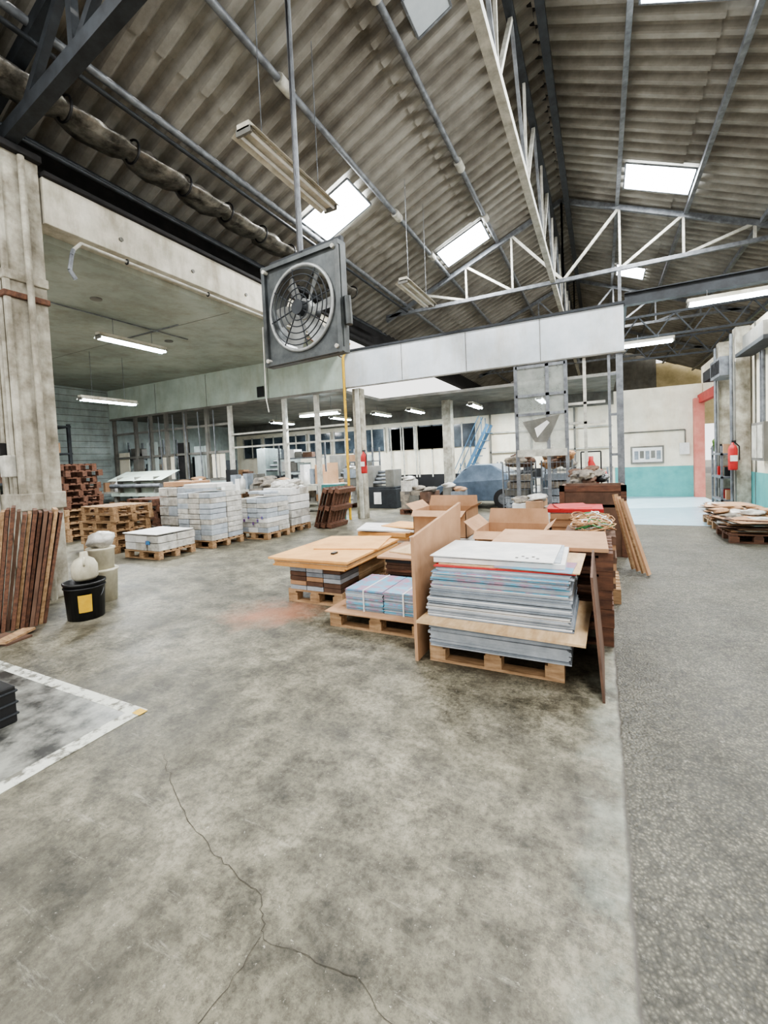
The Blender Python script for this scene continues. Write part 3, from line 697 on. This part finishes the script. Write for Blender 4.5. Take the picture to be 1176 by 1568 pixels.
def machine(name,x0,x1,y0,y1,h,ms):
    o=B(name)
    o.box(x0,x1,y0,y1,0.0,h*0.45,ms[0]); o.box(x0+.05,x1-.05,y0+.05,y1-.05,h*.45,h*.5,M_steelD)
    o.box(x0+(x1-x0)*.1,x0+(x1-x0)*.35,y0+.08,y1-.1,h*.5,h,ms[1]); o.box(x0+(x1-x0)*.7,x0+(x1-x0)*.92,y0+.08,y1-.1,h*.5,h*.9,ms[1])
    for k in range(4): o.cyl((x0+(x1-x0)*.33,y0+.15+k*(y1-y0-.3)/4,h*(.6+.08*k)),(x0+(x1-x0)*.72,y0+.15+k*(y1-y0-.3)/4,h*(.6+.08*k)),0.05,M_steelG)
    o.box(x0+(x1-x0)*.4,x0+(x1-x0)*.6,y0-.02,y0,h*.1,h*.38,M_paper2); o.box(x0+.05,x0+.2,y0-.03,y0,h*.25,h*.4,M_black)
    o.done(0.01)
machine('printing_press',-12.6,-10.9,13.4,14.6,2.2,[M_steelD,M_block]); machine('printing_press',-15.4,-13.6,12.6,13.8,2.0,[M_grey,M_steelD]); machine('printing_press',-9.8,-7.9,14.4,15.4,1.8,[M_steelD,M_grey])
machine('cutting_machine',-7.0,-5.7,12.2,13.0,1.35,[M_steelD,M_grey])
def rack(x0,x1,y0,y1,h,lv,dens):
    o=B('storage_rack')
    for x in (x0,x1-0.05):
        for y in (y0,y1-0.05): o.box(x,x+0.05,y,y+0.05,0,h,M_steelG)
    for i in range(lv):
        z=0.25+i*(h-0.35)/lv; o.box(x0,x1,y0,y1,z,z+0.04,M_steelG); x=x0+0.1
        while x<x1-0.35:
            w=U(0.2,0.4); hh=U(0.15,(h-0.35)/lv-0.12); 
            if R()<dens: o.box(x,x+w,y0+0.05,y1-0.08,z+0.04,z+0.04+hh,random.choice([M_cardd,M_card,M_grey,M_paper2,M_black,M_block,M_cloth,M_paper3]))
            x+=w+0.04
    o.done()
rack(-10.6,-8.9,12.6,13.2,2.3,4,0.8); rack(-8.3,-7.2,13.6,14.2,2.0,4,0.8); rack(-15.9,-13.9,10.4,11.0,2.6,4,0.8); rack(-3.1,-1.3,14.6,15.2,1.3,2,0.85); rack(-0.9,0.2,14.8,15.4,1.0,2,0.9)
def pile(x,y,w,d,n):
    o=B('stock_pile'); pal(o,x,x+w,y,y+d,0,M_woodB); hs={}
    for k in range(n):
        gx=k%3; h=U(0.12,0.3); z=hs.get(gx,0.143); o.cbox((x+w*(gx+.5)/3,y+d/2,z+h/2),(w/3*U(.8,1.0),d*U(.7,.95),h),random.choice([M_card,M_cardd,M_paper2,M_wrap,M_grey,M_cloth,M_paper3]),rz=U(-.1,.1)); hs[gx]=z+h
    for gx in hs: o.blob((x+w*(gx+.5)/3,y+d/2,hs[gx]+0.04),(w/5,d/3,0.08),random.choice([M_cloth,M_wrap,M_card]),0.2)
    o.done()
pile(-7.9,9.05,0.7,0.7,10) ; pile(-5.0,10.9,0.9,0.8,8); pile(-11.9,9.15,1.0,0.6,14); pile(-8.1,12.1,0.8,0.8,12); pile(-3.8,10.9,0.8,0.7,5); pile(-10.9,8.95,0.7,0.7,9)
o=B('storage_rack')
for x in (-15.7,-14.2):
    for y in (4.5,6.0,7.5): o.box(x-0.04,x+0.04,y-0.04,y+0.04,0,3.0,M_steelD)
for z in (0.5,1.3,2.1,2.9):
    o.box(-15.75,-14.15,4.45,7.55,z,z+0.05,M_steelD)
    for k in range(6):
        if z<2.5: o.box(-15.5,-14.4,4.6+k*0.48,4.95+k*0.48,z+0.05,z+0.05+U(0.2,0.5),random.choice([M_cardd,M_woodB,M_black,M_card,M_grey]))
o.done()
# parked car partly hidden behind the stock (side profile extruded, wheels, windows)
o=B('car')
prof=[(0.0,0.35),(0.05,0.62),(0.55,0.78),(0.95,0.84),(1.35,1.22),(1.7,1.36),(2.5,1.36),(3.0,1.15),(3.35,0.92),(3.75,0.84),(3.8,0.4),(3.6,0.25),(0.2,0.25)]
cx0,cy0,cw=-4.6,12.3,1.55
n_=len(prof); vs=[(cx0+a*0.72,cy0+(0.12 if z>0.95 else 0),z*0.93) for a,z in prof]+[(cx0+a*0.72,cy0+cw-(0.12 if z>0.95 else 0),z*0.93) for a,z in prof]
o.add(vs,[(i,(i+1)%n_,(i+1)%n_+n_,i+n_) for i in range(n_)]+[tuple(range(n_))[::-1],tuple(range(n_,2*n_))],M_car)
for (a,b_) in ((1.15,1.75),(1.85,2.75)):
    o.add([(cx0+a*.72,cy0+0.06,0.84),(cx0+b_*.72,cy0+0.06,0.84),(cx0+(b_-.1)*.72,cy0+0.10,1.16),(cx0+(a+.3)*.72,cy0+0.10,1.16)],[(0,1,2,3)],M_glassd)
for a in (0.75,3.0):
    for y in (cy0+0.02,cy0+cw-0.2): o.cyl((cx0+a*.72,y-0.03,0.29),(cx0+a*.72,y+0.2,0.29),0.29,M_black,20); o.cyl((cx0+a*.72,y-0.04,0.29),(cx0+a*.72,y,0.29),0.16,M_steelG,16)
o.done(0.02)
o=B('blue_staircase')
for k in range(8):
    x=-4.5+0.13*k; z=0.26*k+0.5
    o.box(x,x+0.18,15.0,15.6,z-0.03,z,M_stair)
for y in (15.0,15.6):
    o.bar((-4.75,y,0.05),(-3.45,y,2.6),0.04,0.10,M_stair)
    o.bar((-4.75,y,0.9),(-3.75,y,2.9),0.025,0.025,M_stair)
    for k in range(0,8,3): o.bar((-4.45+0.13*k,y,0.26*k+0.5),(-4.45+0.13*k,y,0.26*k+1.3),0.025,0.025,M_stair)
o.done()
def cage(x,y):
    o=B('roll_cage'); w=0.72;d=0.8;h=1.35
    o.box(x,x+w,y,y+d,0.14,0.18,M_steelG)
    for a in (x+0.04,x+w-0.04):
        for b_ in (y+0.04,y+d-0.04):
            o.cyl((a,b_-0.015,0.06),(a,b_+0.015,0.06),0.06,M_black,12); o.cyl((a,b_,0.1),(a,b_,h),0.018,M_steelG,8)
    for k in range(9):
        xx=x+0.04+(w-0.08)*k/8; 
        for yy in (y+0.04,y+d-0.04): o.cyl((xx,yy,0.18),(xx,yy,h),0.006,M_steelG,5)
    for k in range(6):
        z=0.3+k*0.2
        for yy in (y+0.04,y+d-0.04): o.cyl((x+.04,yy,z),(x+w-.04,yy,z),0.008,M_steelG,5)
        for xx in (x+0.04,x+w-0.04): o.cyl((xx,y+.04,z),(xx,y+d-.04,z),0.008,M_steelG,5)
    for k in range(5): o.cbox((x+w/2+U(-.1,.1),y+d/2,0.28+0.17*k),(0.5,0.55,0.14),random.choice([M_paper3,M_paper,M_card,M_cloth,M_grey]),rz=U(-.2,.2))
    for k in range(8): o.blob((x+U(.15,.55),y+U(.2,.6),1.25+U(0,.22)),(0.2,0.18,0.12),random.choice([M_cloth,M_straw,M_cardd]),0.2)
    o.done()
cage(-2.1,10.3); cage(-1.25,10.4)
o=B('hand_truck_cylinder'); o.lathe((-0.2,10.6,0.05),[(0,0),(0.11,0),(0.12,0.05),(0.12,1.1),(0.05,1.25),(0.05,1.35),(0,1.35)],M_red)
o.bar((-0.4,10.75,0.05),(-0.4,10.75,1.5),0.03,0.03,M_black); o.bar((0.0,10.75,0.05),(0.0,10.75,1.5),0.03,0.03,M_black); o.bar((-0.4,10.75,1.5),(0.0,10.75,1.5),0.03,0.03,M_black); o.box(-0.42,0.02,10.45,10.77,0.0,0.05,M_black)
o.done()
o=B('parts_crate'); o.box(-0.55,0.12,8.4,9.1,0,0.9,M_cardd); o.box(-0.57,0.14,8.38,8.4,0.8,0.92,M_woodB)
for k in range(14): o.blob((U(-.45,.0),U(8.5,9.0),0.95+U(0,.22)),(0.12,0.1,0.09),random.choice([M_red,M_cloth,M_black,M_cardd,M_cardd]),0.2)
o.done(0.01)
pile(-1.6,8.6,0.9,0.8,5)
o=B('floor_blue_area'); o.box(0.44,2.73,10.0,15.97,0.002,0.006,M_bluef); o.done()
o=B('flattened_cardboard_heap'); pal(o,1.75,2.45,8.3,9.2,0,M_woodB); pal(o,1.8,2.5,9.7,10.6,0,M_wood)
for k in range(26): o.cbox((2.12+U(-.08,.12),8.75+U(-.12,.15),0.15+0.008*k),(U(.5,.75),U(.6,.85),0.007),random.choice([M_card,M_cardd,M_card,M_paper2,M_grey,M_cloth]),rz=U(-.35,.35),rx=U(-.02,.02))
for k in range(30): o.cbox((2.15+U(-.08,.12),10.15+U(-.15,.15),0.15+0.009*k),(U(.5,.7),U(.6,.85),0.008),random.choice([M_card,M_cardd,M_card,M_paper2,M_grey,M_cloth]),rz=U(-.35,.35),rx=U(-.02,.02))
for k in range(18): o.blob((U(1.8,2.5),U(8.3,10.8),U(.3,.42)),(U(.1,.18),U(.1,.2),U(.03,.06)),random.choice([M_cloth,M_card,M_wrap,M_cardd]),0.2)
o.done()
extinguisher(2.40,11.1,1.0)
o=B('tool_shelf'); 
for z in (0.3,0.8,1.3): o.box(2.3,2.7,11.6,12.5,z,z+0.04,M_steelG)
for y in (11.6,12.46):
    for x in (2.3,2.66): o.box(x,x+0.04,y,y+0.04,0,1.5,M_steelG)
for k in range(8): o.cbox((2.5,11.7+0.1*(k%10),0.44+0.5*(k%3)),(0.2,0.08,0.2),random.choice([M_red,M_black,M_card,M_grey]))
o.done()
# ---------------------------------------------------------------- near-left things
o=B('leaning_wood_sheets')
dirL=Vector((-0.915,0.403,0)); dirT=Vector((0.403,0.915,0))
for k in range(15):
    base=Vector((-5.30,1.86,0))+dirT*(0.036*k)+dirL*U(-0.03,0.04); h=1.17+U(-.04,.05)-0.003*k; th_=0.028+0.005*(k%2); ln=U(0.40,0.46)
    lean=dirT*(0.12+0.006*k)
    a=base; b_=base+dirL*ln
    up=Vector((0,0,h))
    P=[a,b_,b_+lean+up,a+lean+up]; Q=[p+dirT*th_ for p in P]
    o.add(P+Q,[(0,1,2,3),(7,6,5,4),(0,4,5,1),(1,5,6,2),(2,6,7,3),(3,7,4,0)],[M_woodB,M_cardd,M_woodB,M_wood,M_woodB][k%5])
o.done()
o=B('plank_on_floor'); o.cbox((-4.9,2.0,0.03),(0.12,0.35,0.02),M_wood,rz=0.5); o.cbox((-4.95,1.95,0.01),(0.35,0.22,0.018),M_cardd,rz=0.2); o.done()
o=B('black_bucket')
c=(-4.88,2.62,0)
o.lathe(c,[(0,0.0),(0.165,0.0),(0.185,0.36),(0.195,0.365),(0.195,0.385),(0.18,0.385),(0.16,0.03),(0,0.03)],M_black,28)
o.ring((c[0],c[1],0.33),(0,0,1),0.186,0.008,M_black,28,6)
o.ring((c[0],c[1],0.3),(0.5,-0.8,0.4),0.19,0.004,M_steelG,28,4,0,math.pi)
vs=[];
for i in range(7):
    t=-0.85+0.11*i; vs+= [(c[0]+0.176*math.cos(t),c[1]+0.176*math.sin(t),0.09),(c[0]+0.186*math.cos(t),c[1]+0.186*math.sin(t),0.27)]
o.add(vs,[(2*i,2*i+2,2*i+3,2*i+1) for i in range(6)],M_yellow,True)
o.done()
o=B('stacked_plastic_tubs')
c=(-5.30,3.05,0)
o.lathe(c,[(0,0),(0.14,0),(0.16,0.35),(0.17,0.36),(0.17,0.38),(0,0.38)],M_cream); o.lathe((c[0],c[1],0.38),[(0,0),(0.13,0),(0.14,0.22),(0.15,0.23),(0.15,0.25),(0,0.25)],M_cream)
o.blob((c[0]+0.02,c[1],0.72),(0.15,0.14,0.10),M_wrap,0.15)
o.done()
o=B('plastic_jug'); c=(-4.93,2.66,0.386); o.lathe((c[0],c[1],c[2]),[(0,0),(0.10,0),(0.12,0.03),(0.12,0.15),(0.09,0.21),(0.04,0.24),(0.035,0.29),(0,0.29)],M_cream)
o.ring((c[0]+0.09,c[1]-0.05,c[2]+0.2),(0.5,0.8,0),0.04,0.012,M_cream,14,6); o.done()
# floor markings
o=B('floor_marking')
o.box(-6.5,-2.58,1.62,1.70,0.001,0.004,M_lineW); o.box(-2.68,-2.58,-1,1.62,0.001,0.0042,M_lineW); o.box(-6.5,-2.68,-1,1.62,0.0005,0.003,M_slab)
o.box(-2.64,-2.57,1.635,1.69,0.004,0.005,M_yellow)
o.done()
def crack(o,pts,w):
    P=[]
    for (a,b_) in zip(pts[:-1],pts[1:]):
        for i in range(10):
            f=i/10; P.append((a[0]+(b_[0]-a[0])*f+U(-.009,.009),a[1]+(b_[1]-a[1])*f+U(-.009,.009)))
    P.append(pts[-1]); vs=[]
    for i,p in enumerate(P):
        q=P[min(i+1,len(P)-1)]; r=P[max(i-1,0)]; d=Vector((q[0]-r[0],q[1]-r[1])).normalized(); ww=w*U(0.3,1)
        vs+=[(p[0]-d.y*ww,p[1]+d.x*ww,0.0015),(p[0]+d.y*ww,p[1]-d.x*ww,0.0015)]
    o.add(vs,[(2*i,2*i+1,2*i+3,2*i+2) for i in range(len(P)-1)],M_crack)
o=B('floor_crack')
crack(o,[(-2.1,1.45),(-1.79,1.28),(-1.41,1.14),(-1.09,1.08),(-0.99,0.98),(-0.66,1.01),(-0.4,0.9)],0.002)
crack(o,[(-4.4,2.3),(-3.9,2.9),(-3.6,3.9)],0.0022); crack(o,[(-1.0,0.98),(-1.0,0.7)],0.0015)
o.done()
o=B('black_toolbox'); o.box(-3.56,-3.23,1.0,1.30,0.005,0.23,M_black); 
for k in range(3): o.box(-3.57,-3.22,0.99,1.31,0.05+0.07*k,0.065+0.07*k,M_steelD)
o.box(-3.44,-3.34,1.12,1.23,0.23,0.26,M_grey); o.done(0.008)
for (x,y,z,r) in ((8.5,33,2,2.2),(10.5,35,3,2.6),(11,29,1.6,1.8),(9.5,38,3.5,3)): 
    o=B('garden_tree')
    o.cyl((x,y,0),(x,y,z),0.15,M_woodB)
    for k in range(5): o.blob((x+U(-.8,.8),y+U(-.8,.8),z+U(-.3,1)),(r*.6,r*.6,r*.55),M_leaf,0.2)
    o.done()
# ---------------------------------------------------------------- lights
def area(name,loc,rot,sx,sy,e,col=(1,1,1)):
    l=bpy.data.lights.new(name,'AREA'); l.shape='RECTANGLE'; l.size=sx; l.size_y=sy; l.energy=e; l.color=col
    ob=bpy.data.objects.new(name,l); ob.location=loc; ob.rotation_euler=rot; bpy.context.scene.collection.objects.link(ob); return ob
for i,(a,b_,c,d,q_) in enumerate(sk):
    if not q_: continue
    sgn=-1 if a<RX else 1
    area('skylight_daylight',((a+b_)/2,(c+d)/2,rz((a+b_)/2)-0.16),(0,sgn*math.atan(SL),0),abs(b_-a),abs(d-c),150,(1.0,0.98,0.95))
for (x,y,z,e) in ((-8.3,5.7,3.98,170),(-11,6.8,3.2,180),(-7.3,10.6,2.85,90),(-8.6,13.8,3.0,140),(-5.6,13.8,3.0,110),(-2.6,14,3.0,150),(-12,13.3,3.0,140),(-13.6,3.9,3.4,60),(1.0,11.6,3.8,90),(2.3,9.7,4.0,50)):
    area('tube_light',(x,y,z),(0,0,0),0.2,1.2,e,(0.97,0.99,1))
s=bpy.data.lights.new('sun','SUN'); s.energy=9; s.angle=0.02; s.color=(1,0.95,0.86)
so=bpy.data.objects.new('sun',s); bpy.context.scene.collection.objects.link(so)
d=Vector((-1,-0.25,-0.75)); so.rotation_euler=d.to_track_quat('-Z','Y').to_euler(); so.location=(12,20,12)
w=bpy.data.worlds.new('World'); bpy.context.scene.world=w; w.use_nodes=True
bg=w.node_tree.nodes['Background']; bg.inputs[0].default_value=(1.0,0.985,0.96,1); bg.inputs[1].default_value=1.65

# ---------------------------------------------------------------- camera
th=math.radians(26.57); p=math.radians(2.5); r=0.044
fwd=Vector((-math.sin(th)*math.cos(p),math.cos(th)*math.cos(p),-math.sin(p)))
r0=Vector((math.cos(th),math.sin(th),0)); u0=r0.cross(fwd)
Rv=r0*math.cos(r)-u0*math.sin(r); Uv=u0*math.cos(r)+r0*math.sin(r)
cam=bpy.data.cameras.new('camera'); co=bpy.data.objects.new('camera',cam); bpy.context.scene.collection.objects.link(co)
co.matrix_world=Matrix(((Rv.x,Uv.x,-fwd.x,0),(Rv.y,Uv.y,-fwd.y,0),(Rv.z,Uv.z,-fwd.z,1.5),(0,0,0,1)))
cam.sensor_fit='VERTICAL'; cam.sensor_height=32; cam.sensor_width=24; cam.lens=680/1600*32; cam.shift_y=-50.3/1600
cam.clip_end=300
bpy.context.scene.camera=co
vs_=bpy.context.scene.view_settings; vs_.view_transform='AgX'; vs_.look='AgX - Medium High Contrast'; vs_.exposure=0.3
